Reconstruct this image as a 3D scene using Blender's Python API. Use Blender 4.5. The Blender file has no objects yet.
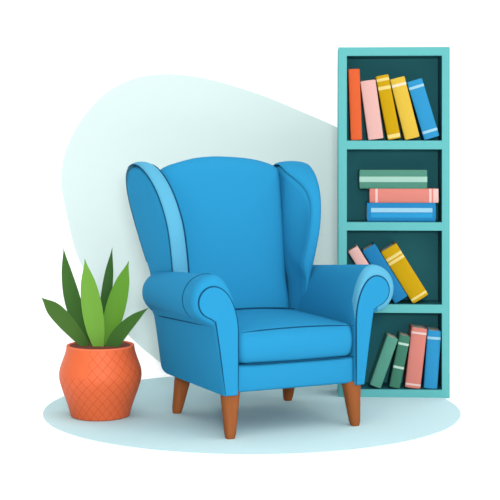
import bpy, bmesh, math, random
from mathutils import Vector
random.seed(4)
scene = bpy.context.scene
COL = scene.collection
PI = math.pi

# ------------------------------------------------------------------ materials
def lin(h, k=1.0):
    h = h.lstrip('#')
    v = [int(h[i:i+2], 16)/255 for i in (0, 2, 4)]
    v = [(c/12.92 if c <= .04045 else ((c+.055)/1.055)**2.4)*k for c in v]
    return tuple(min(c, .97) for c in v) + (1,)

MATS = {}
def mat(name, hexc, rough=.85, k=1.0, spec=.15, grain=0.0, gscale=300):
    if name in MATS: return MATS[name]
    m = bpy.data.materials.new(name); m.use_nodes = True
    nt = m.node_tree; b = nt.nodes['Principled BSDF']
    b.inputs['Base Color'].default_value = lin(hexc, k)
    b.inputs['Roughness'].default_value = rough
    b.inputs['Specular IOR Level'].default_value = spec
    if grain:
        tc = nt.nodes.new('ShaderNodeTexCoord')
        no = nt.nodes.new('ShaderNodeTexNoise'); no.inputs['Scale'].default_value = gscale
        bp = nt.nodes.new('ShaderNodeBump'); bp.inputs['Strength'].default_value = grain
        bp.inputs['Distance'].default_value = .002
        nt.links.new(tc.outputs['Object'], no.inputs['Vector'])
        nt.links.new(no.outputs['Fac'], bp.inputs['Height'])
        nt.links.new(bp.outputs['Normal'], b.inputs['Normal'])
    MATS[name] = m
    return m

def wood(name, h1, h2, k=1.0):
    m = bpy.data.materials.new(name); m.use_nodes = True
    nt = m.node_tree; b = nt.nodes['Principled BSDF']
    b.inputs['Roughness'].default_value = .7; b.inputs['Specular IOR Level'].default_value = .15
    tc = nt.nodes.new('ShaderNodeTexCoord'); mp = nt.nodes.new('ShaderNodeMapping')
    mp.inputs['Scale'].default_value = (60, 60, 6)
    no = nt.nodes.new('ShaderNodeTexNoise'); no.inputs['Scale'].default_value = 1.0
    rp = nt.nodes.new('ShaderNodeValToRGB')
    rp.color_ramp.elements[0].position = .35; rp.color_ramp.elements[0].color = lin(h1, k)
    rp.color_ramp.elements[1].position = .65; rp.color_ramp.elements[1].color = lin(h2, k)
    nt.links.new(tc.outputs['Object'], mp.inputs['Vector']); nt.links.new(mp.outputs[0], no.inputs['Vector'])
    nt.links.new(no.outputs['Fac'], rp.inputs['Fac']); nt.links.new(rp.outputs[0], b.inputs['Base Color'])
    return m

M_white = mat('white_paint', '#FFFFFF', k=.95, spec=0)
M_decal = mat('pale_mint_paint', '#DCEFEC', k=.64, spec=0)
M_rug = mat('pale_blue_rug', '#C5E3E7', k=.69, spec=0, grain=.15, gscale=900)
M_blue = mat('blue_fabric', '#2FA4DB', k=.475, spec=.05, grain=.05, gscale=500)
M_highlight = mat('blue_fabric_highlight', '#69C5EB', k=.46, spec=.05, grain=.05, gscale=500)  # lit tone of the blue fabric, a highlight put into the colour
M_seam = mat('navy_piping', '#155C86', k=.42, spec=.05)
M_wood = wood('brown_wood', '#A05A2B', '#AB602F', .54)
M_teal = mat('teal_paint', '#6FC8C8', k=.53, spec=.05)
M_dark = mat('dark_teal_paint', '#21545A', k=1.1, spec=.05)
M_pages = mat('cream_pages', '#F7EFD9', k=.6, spec=0)
M_soil = mat('brown_soil', '#5E372C', k=1.1, spec=.05, grain=.8, gscale=60)

# ------------------------------------------------------------------ helpers
def tag(o, label=None, cat=None, group=None, kind=None):
    if label: o['label'] = label
    if cat: o['category'] = cat
    if group: o['group'] = group
    if kind: o['kind'] = kind
    return o

def empty(name, loc=(0, 0, 0), rz=0.0, **kw):
    o = bpy.data.objects.new(name, None); COL.objects.link(o)
    o.location = loc; o.rotation_euler = (0, 0, rz); o.empty_display_size = .05
    return tag(o, **kw)

def mesh(name, V, F, m, parent=None, smooth=True, angle=40, fmats=None):
    me = bpy.data.meshes.new(name)
    me.from_pydata([tuple(v) for v in V], [], [tuple(f) for f in F]); me.update()
    bm = bmesh.new(); bm.from_mesh(me)
    bmesh.ops.remove_doubles(bm, verts=bm.verts, dist=1e-6)
    bmesh.ops.recalc_face_normals(bm, faces=bm.faces)
    for f in bm.faces: f.smooth = smooth
    if smooth:
        for e in bm.edges:
            if len(e.link_faces) == 2 and e.calc_face_angle(0) > math.radians(angle): e.smooth = False
    bm.to_mesh(me); bm.free()
    for mm in (m if isinstance(m, (list, tuple)) else [m]): me.materials.append(mm)
    o = bpy.data.objects.new(name, me); COL.objects.link(o)
    if parent: o.parent = parent
    return o

def spline(pts, n=8, closed=True):
    """Catmull-Rom through 2-D or 3-D points"""
    P = [Vector(p) for p in pts]; N = len(P); out = []
    for i in range(N if closed else N-1):
        g = (lambda k: P[k % N]) if closed else (lambda k: P[max(0, min(N-1, k))])
        a, b, c, d = g(i-1), g(i), g(i+1), g(i+2)
        for j in range(n):
            t = j/n
            out.append(.5*((2*b)+(c-a)*t+(2*a-5*b+4*c-d)*t*t+(3*b-a-3*c+d)*t**3))
    if not closed: out.append(P[-1].copy())
    return out

def loft(name, rings, m, parent=None, cap0=True, cap1=True, closed=True, smooth=True, angle=40):
    V, F = [], []; n = len(rings[0])
    for r in rings: V += [tuple(p) for p in r]
    for i in range(len(rings)-1):
        for j in range(n if closed else n-1):
            k = (j+1) % n
            F.append((i*n+j, i*n+k, (i+1)*n+k, (i+1)*n+j))
    if cap0: F.append(tuple(range(n)))
    if cap1: F.append(tuple(range((len(rings)-1)*n, len(rings)*n)))
    return mesh(name, V, F, m, parent, smooth, angle)

SS = [0, .2, .4, .6, .75, .86, .92, .96, .985, 1.0]
def slab(name, outline, centre, fn, m, parent=None, angle=50, ss=SS):
    """closed pillow: fn(u, v, side, s) gives the point; side 0 front, 1 back; s 0 centre .. 1 edge"""
    V, F = [], []; n = len(outline); cu, cv = centre
    rings = [(s, 0) for s in ss[1:]] + [(s, 1) for s in reversed(ss[1:])]
    V.append(fn(cu, cv, 0, 0))
    for s, side in rings:
        for p in outline:
            V.append(fn(cu+(p[0]-cu)*s, cv+(p[1]-cv)*s, side, s))
    V.append(fn(cu, cv, 1, 0)); last = len(V)-1; R = len(rings)
    for j in range(n):
        k = (j+1) % n
        F.append((0, 1+j, 1+k))
        for i in range(R-1):
            F.append((1+i*n+j, 1+(i+1)*n+j, 1+(i+1)*n+k, 1+i*n+k))
        F.append((last, 1+(R-1)*n+k, 1+(R-1)*n+j))
    return mesh(name, V, F, m, parent, True, angle)

def edge(s, s0=.9):
    """1 inside, falls to 0 at the rim along a quarter circle"""
    if s <= s0: return 1.0
    t = (s-s0)/(1-s0)
    return math.sqrt(max(0, 1-t*t))

def cord(name, pts, r, m, parent, closed=False, seg=8, taper=True):
    P = [Vector(p) for p in pts]; rings = []; N = len(P)
    up = None
    for i, p in enumerate(P):
        a = P[(i-1) % N] if closed or i > 0 else p
        b = P[(i+1) % N] if closed or i < N-1 else p
        t = (b-a).normalized()
        if up is None:
            up = t.orthogonal().normalized()
        up = (up - t*up.dot(t)).normalized(); w = t.cross(up)
        rr = r
        if taper and not closed:
            rr = r*min(1, .25+min(i, N-1-i)/4)
        rings.append([p+(up*math.cos(2*PI*k/seg)+w*math.sin(2*PI*k/seg))*rr for k in range(seg)])
    if closed: rings.append(rings[0])
    return loft(name, rings, m, parent, not closed, not closed)

def box(name, x0, x1, y0, y1, z0, z1, m, parent=None, bev=0.0, seg=3, crown=0.0):
    me = bpy.data.meshes.new(name); bm = bmesh.new()
    bmesh.ops.create_cube(bm, size=1)
    for v in bm.verts:
        v.co = Vector((x0+(v.co.x+.5)*(x1-x0), y0+(v.co.y+.5)*(y1-y0), z0+(v.co.z+.5)*(z1-z0)))
    if bev:
        bmesh.ops.bevel(bm, geom=bm.edges[:], offset=bev, segments=seg, profile=.5, affect='EDGES')
    for f in bm.faces: f.smooth = bool(bev)
    bm.to_mesh(me); bm.free(); me.materials.append(m)
    o = bpy.data.objects.new(name, me); COL.objects.link(o)
    if parent: o.parent = parent
    return o

# ------------------------------------------------------------------ camera
CAM_Y, H, FPX, YH = -6.0, 1.19, 1284.0, 150.0
cam = bpy.data.cameras.new('camera'); co = bpy.data.objects.new('camera', cam); COL.objects.link(co)
co.location = (0, CAM_Y, H); co.rotation_euler = (PI/2, 0, 0)
cam.sensor_width = 36; cam.lens = FPX/500*36; cam.shift_y = -(250-YH)/500
scene.camera = co
def wx(px, Y): return (px-250)/FPX*(Y-CAM_Y)          # metres across / up of something standing at depth Y
def wz(py, Y): return H+(YH-py)/FPX*(Y-CAM_Y)

# ------------------------------------------------------------------ setting
WALL = .86
tag(box('floor', -6, 6, -9, WALL+.1, -.1, 0, M_white), kind='structure')
tag(box('wall_back', -6, 6, WALL, WALL+.1, 0, 5, M_white), kind='structure')

blob_px = [(61, 186), (64, 156), (79, 123), (106, 93), (136, 78), (169, 74), (208, 79), (256, 93), (298, 110), (340, 129),
           (380, 155), (402, 200), (402, 260), (380, 320), (350, 364)]
bl = [(p.x, p.y) for p in spline([(wx(x, WALL), wz(y, WALL)) for x, y in blob_px], 6, closed=False)]
tail = [(wx(x, WALL), wz(y, WALL)) for x, y in [(340, 372.5), (175, 372.5)]]
left = spline([(wx(x, WALL), wz(y, WALL)) for x, y in [(172, 372.5), (156, 359), (140, 346), (118, 324), (105, 305), (90, 280), (76, 252), (67, 216), (61, 186)]], 6, closed=False)
poly = bl+tail+[(p.x, p.y) for p in left[:-1]]
poly = [(x, max(z, .004)) for x, z in poly]
rings = [[(x, WALL-.0005, z) for x, z in poly], [(x, WALL-.003, z) for x, z in poly]]
tag(loft('wall_decal', rings, M_decal, smooth=False), label='large pale mint rounded shape on the white wall behind the armchair', cat='wall decal')

ring = [(.952*math.cos(2*PI*i/128)+.008, .905*math.sin(2*PI*i/128)-.085) for i in range(128)]
RT = .003
tag(loft('rug', [[(x, y, .0) for x, y in ring], [(x, y, RT-.001) for x, y in ring], [(x*.999, y*.999, RT) for x, y in ring]], M_rug, smooth=False),
    label='large round pale blue flat rug under the armchair and pot', cat='rug')

# ------------------------------------------------------------------ armchair
chair = empty('wing_armchair', (.053, -.325, RT), math.radians(24.25),
              label='bright blue wingback armchair with rolled arms and brown tapered legs', cat='armchair')
X0 = .012
# base
box('base_rail', -.262, .286, -.322, -.25, .188, .300, M_blue, chair, .014, 4)
box('seat_deck', -.27, .29, -.26, .36, .190, .300, M_blue, chair, .01)
# seat cushion
def cushion():
    x0, x1, y0, y1, z0, z1 = -.258, .284, -.332, .288, .306, .440
    cx, cy = (x0+x1)/2, (y0+y1)/2
    r = .03; o = []
    for (ax, ay, a0) in ((x1-r, y1-r, 0), (x0+r, y1-r, 90), (x0+r, y0+r, 180), (x1-r, y0+r, 270)):
        for k in range(7):
            a = math.radians(a0+k*15); o.append((ax+r*math.cos(a), ay+r*math.sin(a)))
    # finer edges
    fine = []
    for i in range(len(o)):
        p, q = o[i], o[(i+1) % len(o)]; L = math.hypot(q[0]-p[0], q[1]-p[1]); n = max(1, int(L/.03))
        for k in range(n): fine.append((p[0]+(q[0]-p[0])*k/n, p[1]+(q[1]-p[1])*k/n))
    zm = (z0+z1)/2
    def fn(u, v, side, s):
        nx = (u-cx)/((x1-x0)/2); ny = (v-cy)/((y1-y0)/2)
        e = edge(s, .93)
        # front bows forward in the middle
        if ny < -.6: v = v-.012*(1-nx*nx)*((-ny-.6)/.4)
        if side == 0: return (u, v, zm+(z1-zm)*e+.026*(1-nx**2)*(1-ny**4)*1.0)
        return (u, v, zm-(zm-z0)*e)
    return slab('seat_cushion', fine, (cx, cy), fn, M_blue, chair, ss=[0, .25, .5, .7, .82, .9, .93, .95, .97, .985, .995, 1.0]), fine
sc, sfine = cushion()
# cord along the front top edge of the cushion and below it
tp = [( -.25+.528*i/20, -.338-.010*(1-((i-10)/10)**2), .438+.010*(1-((i-10)/10)**2)) for i in range(21)]
cord('piping', tp, .0028, M_seam, sc)
tp = [( -.258+.541*i/20, -.326, .303) for i in range(21)]
cord('piping', tp, .004, M_seam, chair)

cord('piping', [(-.25+.53*i/24, .226+.008*((i-12)/12)**2, .4445+.015*(1-((i-12)/12)**2)) for i in range(25)], .004, M_seam, chair)
# backrest
def by(z): return .255+(z-.45)*.13
bo = [(.262, .40), (.264, .6), (.266, .8), (.266, 1.0), (.262, 1.075), (.245, 1.108), (.18, 1.133), (.10, 1.148), (0, 1.156), (-.08, 1.157),
      (-.16, 1.150), (-.25, 1.130), (-.32, 1.105), (-.345, 1.06), (-.34, .9), (-.32, .7), (-.30, .40), (-.1, .39), (.1, .39)]
bo2 = [(p.x, p.y) for p in spline(bo, 5)]
def bfn(u, v, side, s):
    e = edge(s, .86)
    if side == 0:
        return (u, by(v)+.045-.045*e-.028*(1-s**2.2), v)
    return (u, by(v)+.045+.085*e, v)
back = slab('backrest', bo2, (-.03, .78), bfn, M_blue, chair)
rs = [(.2655, by(z)+.022, z) for z in [.45+.62*i/24 for i in range(25)]]
cord('piping', rs, .0032, M_seam, back)

# wings
def clamp(t): return max(0, min(1, t))
WP = [(.165, .52), (.155, .62), (.145, .72), (.145, .82), (.165, .91), (.205, .99), (.265, 1.055), (.34, 1.10), (.41, 1.106), (.465, 1.075),
      (.485, 1.01), (.47, .92), (.42, .77), (.36, .62), (.34, .52)]
WP = [(y, z+.010*clamp((z-.9)/.15)) for y, z in WP]
WO = [(p.x, p.y) for p in spline(WP, 5)]
def grow(o, c, d):
    """push an outline outwards"""
    n = len(o); r = []
    for i in range(n):
        a, b = Vector(o[i-1]), Vector(o[(i+1) % n]); t = (b-a).normalized()
        nrm = Vector((t.y, -t.x))
        if nrm.dot(Vector(o[i])-Vector(c)) < 0: nrm = -nrm
        r.append((o[i][0]+nrm.x*d, o[i][1]+nrm.y*d))
    return r
WC = (.31, .82)
def xo_l(y, z): return -(.365+.13*(z-.65)+.16*max(0, y-.15))
def xi_l(y, z): return xo_l(y, z)+.074
def clamp(t): return max(0, min(1, t))
def xo_r(y, z): return .316+.203*max(z-.60, -.1)-.06*(y-.15)
def xi_r(y, z):
    t = clamp((y-.16)/.15); t = t*t*(3-2*t)
    low = clamp((.68-z)/.10); low = low*low*(3-2*low)
    x = (xo_r(y, z)-.055)*(1-t)+.255*t
    return x*(1-low)+max(x, .292-.02*t)*low
WP_R = [(.19, .42), (.17, .52)]+WP[1:-1]+[(.36, .52), (.35, .42)]
def wing(xo, xi, sgn, band, WO=WO):
    n = len(WO)
    def fn(u, v, side, s):
        a, b = xo(u, v), xi(u, v)
        mid = (a+b)/2; e = edge(s, .93)
        puff = .010*(1-s**2)
        if side == 0: return (mid+(a-mid)*e+puff*sgn, u, v)
        return (mid+(b-mid)*e-puff*.3*sgn, u, v)
    w = slab('wing', WO, WC, fn, M_blue, chair)
    # edge band that wraps from outer to inner face
    rings = []
    for k in range(9):
        a = PI*k/8; d = .016*math.sin(a)
        g0, g1 = grow(WO, WC, .0005), grow(WO, WC, .0005+d)
        tp = lambda i: clamp((63-i)/20)**.6
        g = [(p[0]+(q[0]-p[0])*tp(i), p[1]+(q[1]-p[1])*tp(i)) for i, (p, q) in enumerate(zip(g0, g1))]
        rings.append([((xo(u, v)*(1+math.cos(a))/2+xi(u, v)*(1-math.cos(a))/2), gu, gv) for (u, v), (gu, gv) in zip(WO, g)])
    # open strip: only the front and top of the outline
    i0, i1 = 2, 64
    strip = [[r[i] for i in range(i0, i1)] for r in rings]
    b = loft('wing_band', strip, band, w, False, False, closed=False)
    if sgn < 0:
        b['label'] = 'edge band with painted highlight'
        g0 = grow(WO, WC, .003)
        cord('piping', [(xo(*WO[i])-.001, g0[i][0], g0[i][1]) for i in range(i0, 44)], .0026, M_seam, w)
        cord('piping', [(xi(*WO[i])+.003, g0[i][0], g0[i][1]) for i in range(i0, 42)], .0036, M_seam, w)
    return w
wing(xo_l, xi_l, -1, M_highlight)  # left wing edge carries a painted highlight
wing(xo_r, xi_r, 1, M_blue, [(p.x, p.y) for p in spline(WP_R, 5)])

# arms
def arm_outline(r, cz, hc, hin=.272, nz=.478, nx=.362, bx=.318, zb=.182):
    """(h, z) keyhole of a scroll arm seen from the front"""
    o = []
    zl = cz-.13
    for k in range(8): o.append((hin, zb+(zl-zb)*k/8))
    a0, a1 = PI, math.radians(-62)
    for k in range(24):             # sweep from the stem over to the top of the roll
        t = PI/2*k/24; o.append((hc-(hc-hin)*math.cos(t), zl+(cz+r-zl)*math.sin(t)))
    for k in range(21):
        a = PI/2+(a1-PI/2)*k/20; o.append((hc+r*math.cos(a), cz+r*math.sin(a)))
    e = o[-1]
    o.append((e[0]*.5+nx*.5, e[1]*.55+nz*.45-.003)); o.append((nx, nz-.008))
    for k in range(1, 9):
        t = k/8; o.append((nx+(bx-nx)*t**.9, (nz-.008)+(zb-nz+.008)*t))
    return o
def full(t, wd=0.0, dz=0.0): 
    dr = .004*(1-t) if not wd else 0     # the arm's outline, t 0 front .. 1 rear
    return arm_outline(.101+dr-.013*t, .590-dr+dz*(1-t)-.034*t, .365+2.2*dr+wd*.3+.005*t, nz=.484+dz-.02*t, nx=.362+.022*t+wd*.9, bx=.318+.026*t+wd)
def arm(sgn, band, wd, dz):
    PANEL = arm_outline(.063, .582+dz, .374+wd*.7, hin=.276, nz=.510+dz, nx=.360+wd*.8, bx=.312+wd)
    mx = lambda h: X0+sgn*h
    secs = []
    for y in (-.295, -.2, -.1, 0, .1, .2, .26):
        secs.append([(mx(h), y, z) for h, z in full((y+.295)/.555, wd, dz)])
    o = full(1, wd, dz); c = (.345, .40)
    for y, k in ((.295, .985), (.322, .95), (.342, .89), (.354, .80), (.358, .65)):
        secs.append([(mx(c[0]+(h-c[0])*k), y, c[1]+(z-c[1])*k) for h, z in o])
    a = loft('arm', secs, M_blue, chair, True, True, angle=35)
    F0 = full(0, wd, dz); st = []
    for k in range(8):
        t = k/7*PI/2; m = math.sin(t); y = -.295-.040*math.cos(t)
        st.append([(mx(p[0]*(1-m)+f[0]*m), y, p[1]*(1-m)+f[1]*m) for p, f in zip(PANEL, F0)])
    n = len(st[0])
    def strip(name, keep, m):
        V = [p for r in st for p in r]
        F = [(k*n+q, k*n+q+1, (k+1)*n+q+1, (k+1)*n+q) for k in range(len(st)-1) for q in range(n-1) if keep(k, q)]
        me = mesh(name, V, F, m, a)
        bm = bmesh.new(); bm.from_mesh(me.data)
        bmesh.ops.delete(bm, geom=[v for v in bm.verts if not v.link_faces], context='VERTS')
        bm.to_mesh(me.data); bm.free(); return me
    if band is M_highlight:
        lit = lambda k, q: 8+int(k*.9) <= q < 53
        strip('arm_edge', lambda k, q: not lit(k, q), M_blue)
        strip('arm_edge', lit, M_highlight)['label'] = 'rolled edge with painted highlight'  # highlight painted around the right arm's scroll
    else:
        strip('arm_edge', lambda k, q: True, M_blue)
    cc = (.35, .5)
    pb = [(mx(h), -.295, z) for h, z in PANEL]
    pn = [(mx(h), -.336, z) for h, z in PANEL]
    p2 = [(mx(h), -.341, z) for h, z in [(h+(cc[0]-h)*.03, z+(cc[1]-z)*.012) for h, z in PANEL]]
    loft('front_panel', [pb, pn, p2], M_blue, a, True, True, angle=30)
    cord('piping', [(mx(h), -.3375, z) for h, z in PANEL], .0036, M_seam, a)
    ro = []
    for k in range(24):
        an = math.radians((120 if sgn < 0 else 60)-(178 if sgn < 0 else 118)*k/23); t = .13
        ro.append((mx(.3655+wd*.3+(.1010-.013*t)*math.cos(an)), -.225+.02*k/23, (.590+dz*.87-.034*t)+(.1010-.013*t)*math.sin(an)))
    cord('piping', ro, .0024, M_seam, a)
    cord('piping', [(mx(.364+.9*wd+.022*(y+.295)/.555), y, .478+dz-.02*(y+.295)/.555) for y in [-.23+.50*i/19 for i in range(20)]], .0032, M_seam, a)
    return a
arm(-1, M_blue, .018, -.014)
arm(1, M_highlight, 0, 0)

# legs: tapered, slightly splayed
for (tx, ty), (fx, fy) in [((-.277, -.285), (-.283, -.300)), ((.290, -.285), (.306, -.292)), ((-.262, .27), (-.300, .268)), ((.27, .27), (.287, .33))]:
    rings = []
    for k in range(11):
        t = k/10; z = .196*(1-t)
        if k == 10: z = .0
        r = .040*(1-t)+.021*t
        if k == 10: r -= .003
        cx, cy = tx+(fx-tx)*t, ty+(fy-ty)*t
        rings.append([(cx+r*math.copysign(abs(math.cos(a))**.75, math.cos(a)), cy+r*math.copysign(abs(math.sin(a))**.75, math.sin(a)), z) for a in [2*PI*j/24 for j in range(24)]])
    loft('leg', rings, M_wood, chair, angle=50)

# ------------------------------------------------------------------ bookcase
BY = .161; BD = .19; YAW = math.radians(-2.5)
case = empty('bookcase', (wx(394.1, BY), BY, .0), YAW, label='tall narrow teal bookcase with four dark compartments behind the armchair', cat='bookcase')
cx0 = wx(394.1, BY)
def turned(x, y):       # a point of the bookcase's own grid, turned with it
    dx, dy = x-cx0, y-BY
    return cx0+dx*math.cos(YAW)-dy*math.sin(YAW), BY+dx*math.sin(YAW)+dy*math.cos(YAW)
L, Rr = wx(338.6, BY)-cx0, wx(449.6, BY)-cx0
li, ri = wx(346.9, BY)-cx0, wx(441.8, BY)-cx0
ZT = wz(47, BY)
bx = lambda n, *a, m=M_teal, b=0: box(n, *a, m, case, b, 1)
Z0 = RT
bx('side_panel', L, li, 0, BD, Z0, ZT); bx('side_panel', ri, Rr, 0, BD, Z0, ZT)
bx('top_panel', li, ri, 0, BD, wz(55.6, BY), ZT)
shelf_z = []
for (a, b) in ((140.7, 149.2), (222.3, 230.5), (304.5, 312.8), (389.6, 398)):
    zt, zb = wz(a, BY), max(wz(b, BY), Z0)
    bx('shelf', li, ri, 0, BD, zb, zt); shelf_z.append(zt)
bx('back_panel', li, ri, BD-.012, BD-.001, Z0+.01, ZT-.01, m=M_dark, b=0)
# dark painted lining of each compartment
tops = [wz(55.6, BY), wz(149.2, BY), wz(230.5, BY), wz(312.8, BY)]
for zt, zb in zip(tops, shelf_z):
    e = .0012; w = .0015
    V, F = [], []
    def q(x0, x1, z0, z1):
        i = len(V)
        for y in (.004, BD-.012):
            V.extend([(x0, y, z0), (x1, y, z0), (x1, y, z1), (x0, y, z1)])
        F.extend([(i, i+1, i+2, i+3), (i+4, i+7, i+6, i+5), (i, i+4, i+5, i+1), (i+1, i+5, i+6, i+2), (i+2, i+6, i+7, i+3), (i+3, i+7, i+4, i)])
    q(li, li+w, zb, zt); q(ri-w, ri, zb, zt); q(li+w, ri-w, zt-w, zt); q(li+w, ri-w, zb, zb+w)
    mesh('compartment_lining', V, F, M_dark, case, smooth=False)

# ------------------------------------------------------------------ books
SC = FPX/(BY-CAM_Y+.006)
def book(name, label, w, h, depth, cover_hex, bands, foot, ang, shelf, side_lie=False, group=None, bandhex='#F9E08A', corner=1):
    """w = thickness across the spine, h = spine length; bands = (from, to) fractions of the length, on the spine.
    foot = x of the lowest corner, ang = lean (positive: top to the right)"""
    m = mat('cover_'+cover_hex[1:], cover_hex, k=.49, spec=.08, rough=.7)
    root = empty(name, label=label, cat='book', group=group)
    t = .0035; r = min(w*.16, .006)
    # C-shaped cover: rounded spine and two boards, a loft up the spine length
    prof = []
    hw = w/2
    for k in range(9):
        a = PI+PI*k/8; prof.append((hw*math.cos(a), r+r*math.sin(a)))
    prof += [(hw, depth), (hw-t, depth)]
    for k in range(9):
        a = 2*PI-PI*k/8; prof.append(((hw-t)*math.cos(a), r+t*.6+(r*.8)*math.sin(a)))
    prof += [(-hw+t, depth), (-hw, depth)]
    loft('cover', [[(x*k, y+(1-k)*.012, z) for x, y in prof] for z, k in ((0, .86), (.0008, .93), (.0022, .98), (.005, 1), (h-.005, 1), (h-.0022, .98), (h-.0008, .93), (h, .86))], m, root, angle=35)
    box('pages', -hw+t, hw-t, r+t+.001, depth-.004, .004, h-.004, M_pages, root)
    for bd in bands:
        f0, f1, hx = bd[0], bd[1], (bd[2] if len(bd) > 2 else bandhex)
        mm = mat('band_'+hx[1:], hx, k=.52, spec=.05)
        if len(bd) > 3:      # a lengthwise stripe across part of the spine width
            g0, g1 = bd[3], bd[4]
            xs = [(-hw+w*(g0+(g1-g0)*k/8)) for k in range(9)]
        else:
            xs = [hw*math.cos(PI+PI*k/16) for k in range(17)]
        yy = lambda x: r-r*math.sqrt(max(0, 1-(x/hw)**2))
        rg = []
        for z in (h*f0, h*f1):
            rg.append([(x, yy(x)-.0008, z) for x in xs]+[(x, yy(x)+.0005, z) for x in reversed(xs)])
        loft('spine_band', rg, mm, root, angle=30)
    return root, w, h
def place_lean(b, px_lo, ang, shelf, yoff=.006):
    root, w, h = b
    X = wx(px_lo, BY+.006); a = math.radians(ang)
    # rotation about y: positive ang tips the top to +x, lowest corner is the right one
    root.rotation_euler = (0, a, YAW)
    c = w/2 if ang > 0 else -w/2
    ox = c*math.cos(a); oz = -c*math.sin(a)
    root.location = (*turned(X-ox, BY+yoff), shelf_z[shelf]+.0022-oz)
G1 = 'books leaning in the top compartment'
def W(p): return p/SC
# px widths/lengths measured on the photo's spines
place_lean(book('book', 'thin orange-red book, upright beside the left edge of the top shelf', W(11.3), W(71.3), .155, '#F26B38', [], 0, 0, 0, group=G1), 350.9, -2.0, 0)
place_lean(book('book', 'wide plain pale pink book leaning on the top shelf', W(15.2), W(59.5), .145, '#F8C4BC', [], 0, 0, 0, group=G1), 368.5, -7.8, 0)
place_lean(book('book', 'narrow dark yellow book with three pale bands on the top shelf', W(12.8), W(65.0), .155, '#DBAE05', [(.02, .08), (.09, .09), (.77, .82), (.91, .96)][0:1]+[(.06, .11), (.775, .83), (.91, .955)][1:], 0, 0, 0, group=G1), 388.2, -11.0, 0)
place_lean(book('book', 'thick bright yellow book with one pale band on the top shelf', W(14.8), W(62.6), .145, '#F2CB49', [(.86, .905, '#F9EBC8')], 0, 0, 0, group=G1), 405.2, -14.0, 0)
place_lean(book('book', 'blue book with pale blue bands leaning at the right of the top shelf', W(15.4), W(60.5), .155, '#34A2DA', [(.10, .145, '#A9DCEF'), (.86, .905, '#A9DCEF')], 0, 0, 0, group=G1), 424.5, -16.8, 0)

# lying stack on the second shelf
def place_lying(b, px0, z, yoff=.006, rz=0):
    root, w, h = b
    root.rotation_euler = (0, PI/2, YAW)          # spine length along +x, thickness vertical
    root.location = (*turned(wx(px0, BY+yoff), BY+yoff), z+w/2)
z = shelf_z[1]+.0022
G2 = 'books lying in a stack'
def lie(label, px0, px1, t, hx, bands):
    global z
    b = book('book', label, W(t), W(px1-px0), .16, hx, bands, 0, 0, 1, group=G2)
    place_lying(b, px0, z); z += W(t)+.0004
lie('blue book lying at the bottom of the stack, with a long pale stripe', 366.9, 435.6, 18.9, '#2690CC',
    [(.06, .95, '#A5DAF2', .27, .50), (.06, .95, '#34A5DD', .53, .78)])
lie('coral pink book lying in the middle of the stack', 369.5, 438.2, 14.1, '#EF9285',
    [(.085, .12, '#FBD3CC'), (.865, .90, '#FBD3CC'), (.925, 1.0, '#FACFC8')])
lie('sage green book lying on top of the stack, with a pale stripe along it', 359.5, 427.0, 18.7, '#5B9D88',
    [(0.0, 1.0, '#B1DCCB', .36, .65)])

G3 = 'books slumped in the third compartment'
place_lean(book('book', 'pale pink book slumped against the side behind the armchair arm', W(11.0), W(61.3), .145, '#F8C4BC', [], 0, 0, 2, group=G3), 380.6, -32.0, 2)
place_lean(book('book', 'plain deep blue book leaning steeply between the pink and yellow ones', W(14.6), W(61.8), .155, '#2288C2', [], 0, 0, 2, group=G3), 395.2, -32.0, 2)
place_lean(book('book', 'dark yellow book with pale bands leaning steeply above the right arm', W(17.8), W(60.5), .155, '#DBAE05', [(.045, .085), (.735, .785), (.81, .86)], 0, 0, 2, group=G3), 413.2, -32.0, 2)

G4 = 'books leaning on the bottom shelf'
place_lean(book('book', 'plain light green book tilted most on the bottom shelf', W(11.6), W(52.6), .145, '#64AC96', [], 0, 0, 3, group=G4), 380.7, 19.5, 3)
place_lean(book('book', 'dark green book with two pale bands on the bottom shelf', W(10.8), W(53.0), .145, '#4B8C73', [(.37, .415, '#CFEDDD'), (.82, .865, '#CFEDDD')], 0, 0, 3, group=G4), 399.8, 11.5, 3)
place_lean(book('book', 'tall coral pink book with two pale bands on the bottom shelf', W(15.3), W(60.3), .155, '#EF9285', [(.045, .075, '#FBDAD3'), (.90, .935, '#FBDAD3')], 0, 0, 3, group=G4), 420.2, 6.5, 3)
place_lean(book('book', 'blue book with one pale band, rightmost on the bottom shelf', W(13.4), W(58), .155, '#34A2DA', [(.85, .895, '#A9DCEF')], 0, 0, 3, group=G4), 437.0, 4.0, 3)

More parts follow.
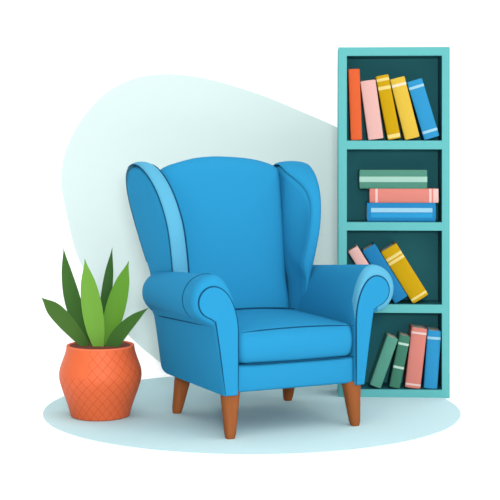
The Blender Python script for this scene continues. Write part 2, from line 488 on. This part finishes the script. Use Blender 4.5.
# ------------------------------------------------------------------ potted plant
PX, PY = -.669, -.256
plant = empty('potted_plant', (PX, PY, RT), label='green spiky potted plant in a round terracotta orange pot with lattice pattern', cat='potted plant')
def pot_mat():
    m = bpy.data.materials.new('orange_lattice_clay'); m.use_nodes = True
    nt = m.node_tree; b = nt.nodes['Principled BSDF']; N = nt.nodes.new; Lk = nt.links.new
    b.inputs['Roughness'].default_value = .55; b.inputs['Specular IOR Level'].default_value = .2
    tc = N('ShaderNodeTexCoord'); sp = N('ShaderNodeSeparateXYZ'); Lk(tc.outputs['Object'], sp.inputs[0])
    def M(op, a, c=None):
        n = N('ShaderNodeMath'); n.operation = op
        for i, v in enumerate((a, c)):
            if v is None: continue
            if isinstance(v, (int, float)): n.inputs[i].default_value = v
            else: Lk(v, n.inputs[i])
        return n.outputs[0]
    th = M('MULTIPLY', M('ARCTAN2', sp.outputs['X'], M('MULTIPLY', sp.outputs['Y'], -1.0)), .172)   # arc length, 0 at the front
    zz = sp.outputs['Z']
    def line(sg, off):
        c = M('ADD', M('ADD', M('MULTIPLY', th, .73), M('MULTIPLY', zz, sg*.68)), off)
        f = M('ABSOLUTE', M('SUBTRACT', M('FRACT', M('DIVIDE', c, .033)), .5))
        return M('LESS_THAN', f, .04)
    ln = M('MAXIMUM', line(1, .5), line(-1, .512))
    # the upper left of the body is plain
    lowz = M('MULTIPLY', M('LESS_THAN', zz, .195), 1.0)
    right = M('GREATER_THAN', th, -.035)
    ok = M('MAXIMUM', lowz, right)
    fac = M('MULTIPLY', M('MULTIPLY', ln, ok), .75)
    mx = N('ShaderNodeMix'); mx.data_type = 'RGBA'
    Lk(fac, mx.inputs[0]); mx.inputs[6].default_value = lin('#F0703F', .56); mx.inputs[7].default_value = lin('#D9481F', .56)
    Lk(mx.outputs[2], b.inputs['Base Color'])
    return m
M_pot = pot_mat()
M_rim = mat('orange_rim', '#F37A55', k=.62, spec=.1)
prof = [(.126, 0), (.132, .004), (.136, .02), (.148, .06), (.166, .11), (.180, .155), (.184, .185), (.180, .215), (.168, .25), (.156, .285), (.151, .312)]
pp = [(p.x, p.y) for p in spline(prof, 4, closed=False)]
pp += [(.149, .3155), (.144, .3165), (.139, .314), (.137, .30), (.140, .275)]
NS = 64
loft('pot', [[(r*math.cos(2*PI*j/NS), r*math.sin(2*PI*j/NS), z_) for j in range(NS)] for r, z_ in pp], M_pot, plant, True, False, angle=60)
rimp = [(.1515, .311), (.1505, .3160), (.144, .3178), (.1385, .316), (.1365, .305)]
loft('pot_rim', [[(r*math.cos(2*PI*j/NS), r*math.sin(2*PI*j/NS), z_) for j in range(NS)] for r, z_ in rimp], M_rim, plant, False, False, angle=60)
sr = []
for k in range(7):
    r = .1385*(1-k/7); sr.append([(r*math.cos(2*PI*j/NS), r*math.sin(2*PI*j/NS), .3115+.003*(k/7)+random.uniform(-.0006, .0006)*(k > 0)) for j in range(NS)])
loft('soil', [[(.1385*math.cos(2*PI*j/NS), .1385*math.sin(2*PI*j/NS), .28) for j in range(NS)]]+sr, M_soil, plant, True, True)

def leaf(hexc, base, mid, tip, wid, dy, fold=.18, label=None, k=.66):
    """centreline through three points of the plant (pixel columns turned to metres), half-widths along it"""
    S = FPX/(PY-CAM_Y)
    pts = []
    for (px, py), d in zip((base, mid, tip), dy):
        s = FPX/(PY+d-CAM_Y)
        pts.append(Vector(((px-250)/s-PX, d, H+(YH-py)/s-RT)))
    a, b, c = pts
    b2 = 2*b-.5*(a+c)
    N = 22; rings = []
    for i in range(N+1):
        t = i/N
        p = a*(1-t)**2+b2*2*t*(1-t)+c*t*t
        tg = ((b2-a)*(1-t)+(c-b2)*t).normalized()
        side = Vector((tg.z, 0, -tg.x)).normalized()
        nrm = Vector((0, -1, 0)); nrm = (nrm-tg*nrm.dot(tg)).normalized()
        w = 0
        m = len(wid)-1; f = t*m; j = min(int(f), m-1); g = f-j
        # smooth interpolation of widths
        w0 = wid[max(j-1, 0)]; w1 = wid[j]; w2 = wid[j+1]; w3 = wid[min(j+2, m)]
        w = .5*((2*w1)+(w2-w0)*g+(2*w0-5*w1+4*w2-w3)*g*g+(3*w1-w0-3*w2+w3)*g**3)
        w = max(w, .12)/S
        th = .0022*(1-.6*t)
        row = []
        for u in (-1, -.66, -.33, 0, .33, .66, 1):
            row.append(p+side*(w*u)+nrm*(th*(1-abs(u)*.8)-fold*w*(1-abs(u))))
        for u in (.66, .33, 0, -.33, -.66):
            row.append(p+side*(w*u)+nrm*(-th*(1-abs(u)*.8)-fold*w*(1-abs(u))))
        rings.append(row)
    m1 = mat('leaf_'+hexc[1:], hexc, k=k, spec=.08, rough=.6)
    o = loft('leaf', rings, m1, plant, True, True, angle=70)
    if label: o['label'] = label
    return o
def P(x, y): return (36+x/4.1667, 240+y/4.1667)
leaf('#44692B', P(232, 470), P(118, 335), P(21, 239), [3.0, 6.4, 8.2, 6.8, .1], (-.005, -.03, -.06), label='dark green leaf')
leaf('#3A6428', P(225, 470), P(150, 240), P(115, 31), [3.0, 7.2, 8.2, 5.2, .1], (.03, .05, .07), label='dark green leaf')
leaf('#2F5A24', P(265, 470), P(292, 240), P(318, 31), [3.0, 5.0, 5.6, 4.2, .1], (.05, .07, .10), label='dark green leaf')
leaf('#5A8E2C', P(285, 470), P(335, 270), P(387, 86), [4.0, 8.6, 9.8, 7.0, .1], (.01, .015, .02), k=.7)
leaf('#3D682A', P(300, 470), P(368, 368), P(470, 282), [4.4, 7.0, 6.6, 4.4, .1], (-.03, -.05, -.08), label='dark green leaf')
leaf('#74AA40', P(265, 472), P(232, 275), P(203, 77), [4.2, 9.0, 10.2, 7.2, .1], (-.035, -.045, -.05), label='light green leaf', k=.57)

# ------------------------------------------------------------------ light: a soft bright studio sky, brightest above and to the right
w = bpy.data.worlds.new('studio_sky'); scene.world = w; w.use_nodes = True
nt = w.node_tree; bg = nt.nodes['Background']
tc = nt.nodes.new('ShaderNodeTexCoord')
def lobe(direction, power, gain, add):
    dt = nt.nodes.new('ShaderNodeVectorMath'); dt.operation = 'DOT_PRODUCT'
    dt.inputs[1].default_value = Vector(direction).normalized()
    nt.links.new(tc.outputs['Generated'], dt.inputs[0])
    mx = nt.nodes.new('ShaderNodeMath'); mx.operation = 'MAXIMUM'; mx.inputs[1].default_value = 0
    nt.links.new(dt.outputs['Value'], mx.inputs[0])
    pw = nt.nodes.new('ShaderNodeMath'); pw.operation = 'POWER'; pw.inputs[1].default_value = power
    nt.links.new(mx.outputs[0], pw.inputs[0])
    ma = nt.nodes.new('ShaderNodeMath'); ma.operation = 'MULTIPLY_ADD'; ma.inputs[1].default_value = gain
    nt.links.new(pw.outputs[0], ma.inputs[0])
    if isinstance(add, float): ma.inputs[2].default_value = add
    else: nt.links.new(add, ma.inputs[2])
    return ma.outputs[0]
front = lobe((.34, -.66, .66), 4, 2.4, .34)
both = lobe((.25, -.1, .96), 2, 1.15, front)     # from overhead
bg.inputs['Color'].default_value = (1, 1, 1, 1)
nt.links.new(both, bg.inputs['Strength'])

lamp = bpy.data.lights.new('added_fill_light', 'AREA'); lamp.shape = 'DISK'; lamp.size = .7; lamp.energy = 240  # added fill light behind the camera, keeps cast shadows out of view
lo = bpy.data.objects.new('added_fill_light', lamp); COL.objects.link(lo); lo.location = (.18, -6.5, 1.6)
lo.rotation_euler = (lo.location-Vector((.1, 0, .7))).to_track_quat('Z', 'Y').to_euler()

vs = scene.view_settings
vs.view_transform = 'Standard'; vs.look = 'None'; vs.exposure = 0.0; vs.gamma = 1.0; vs.use_curve_mapping = False
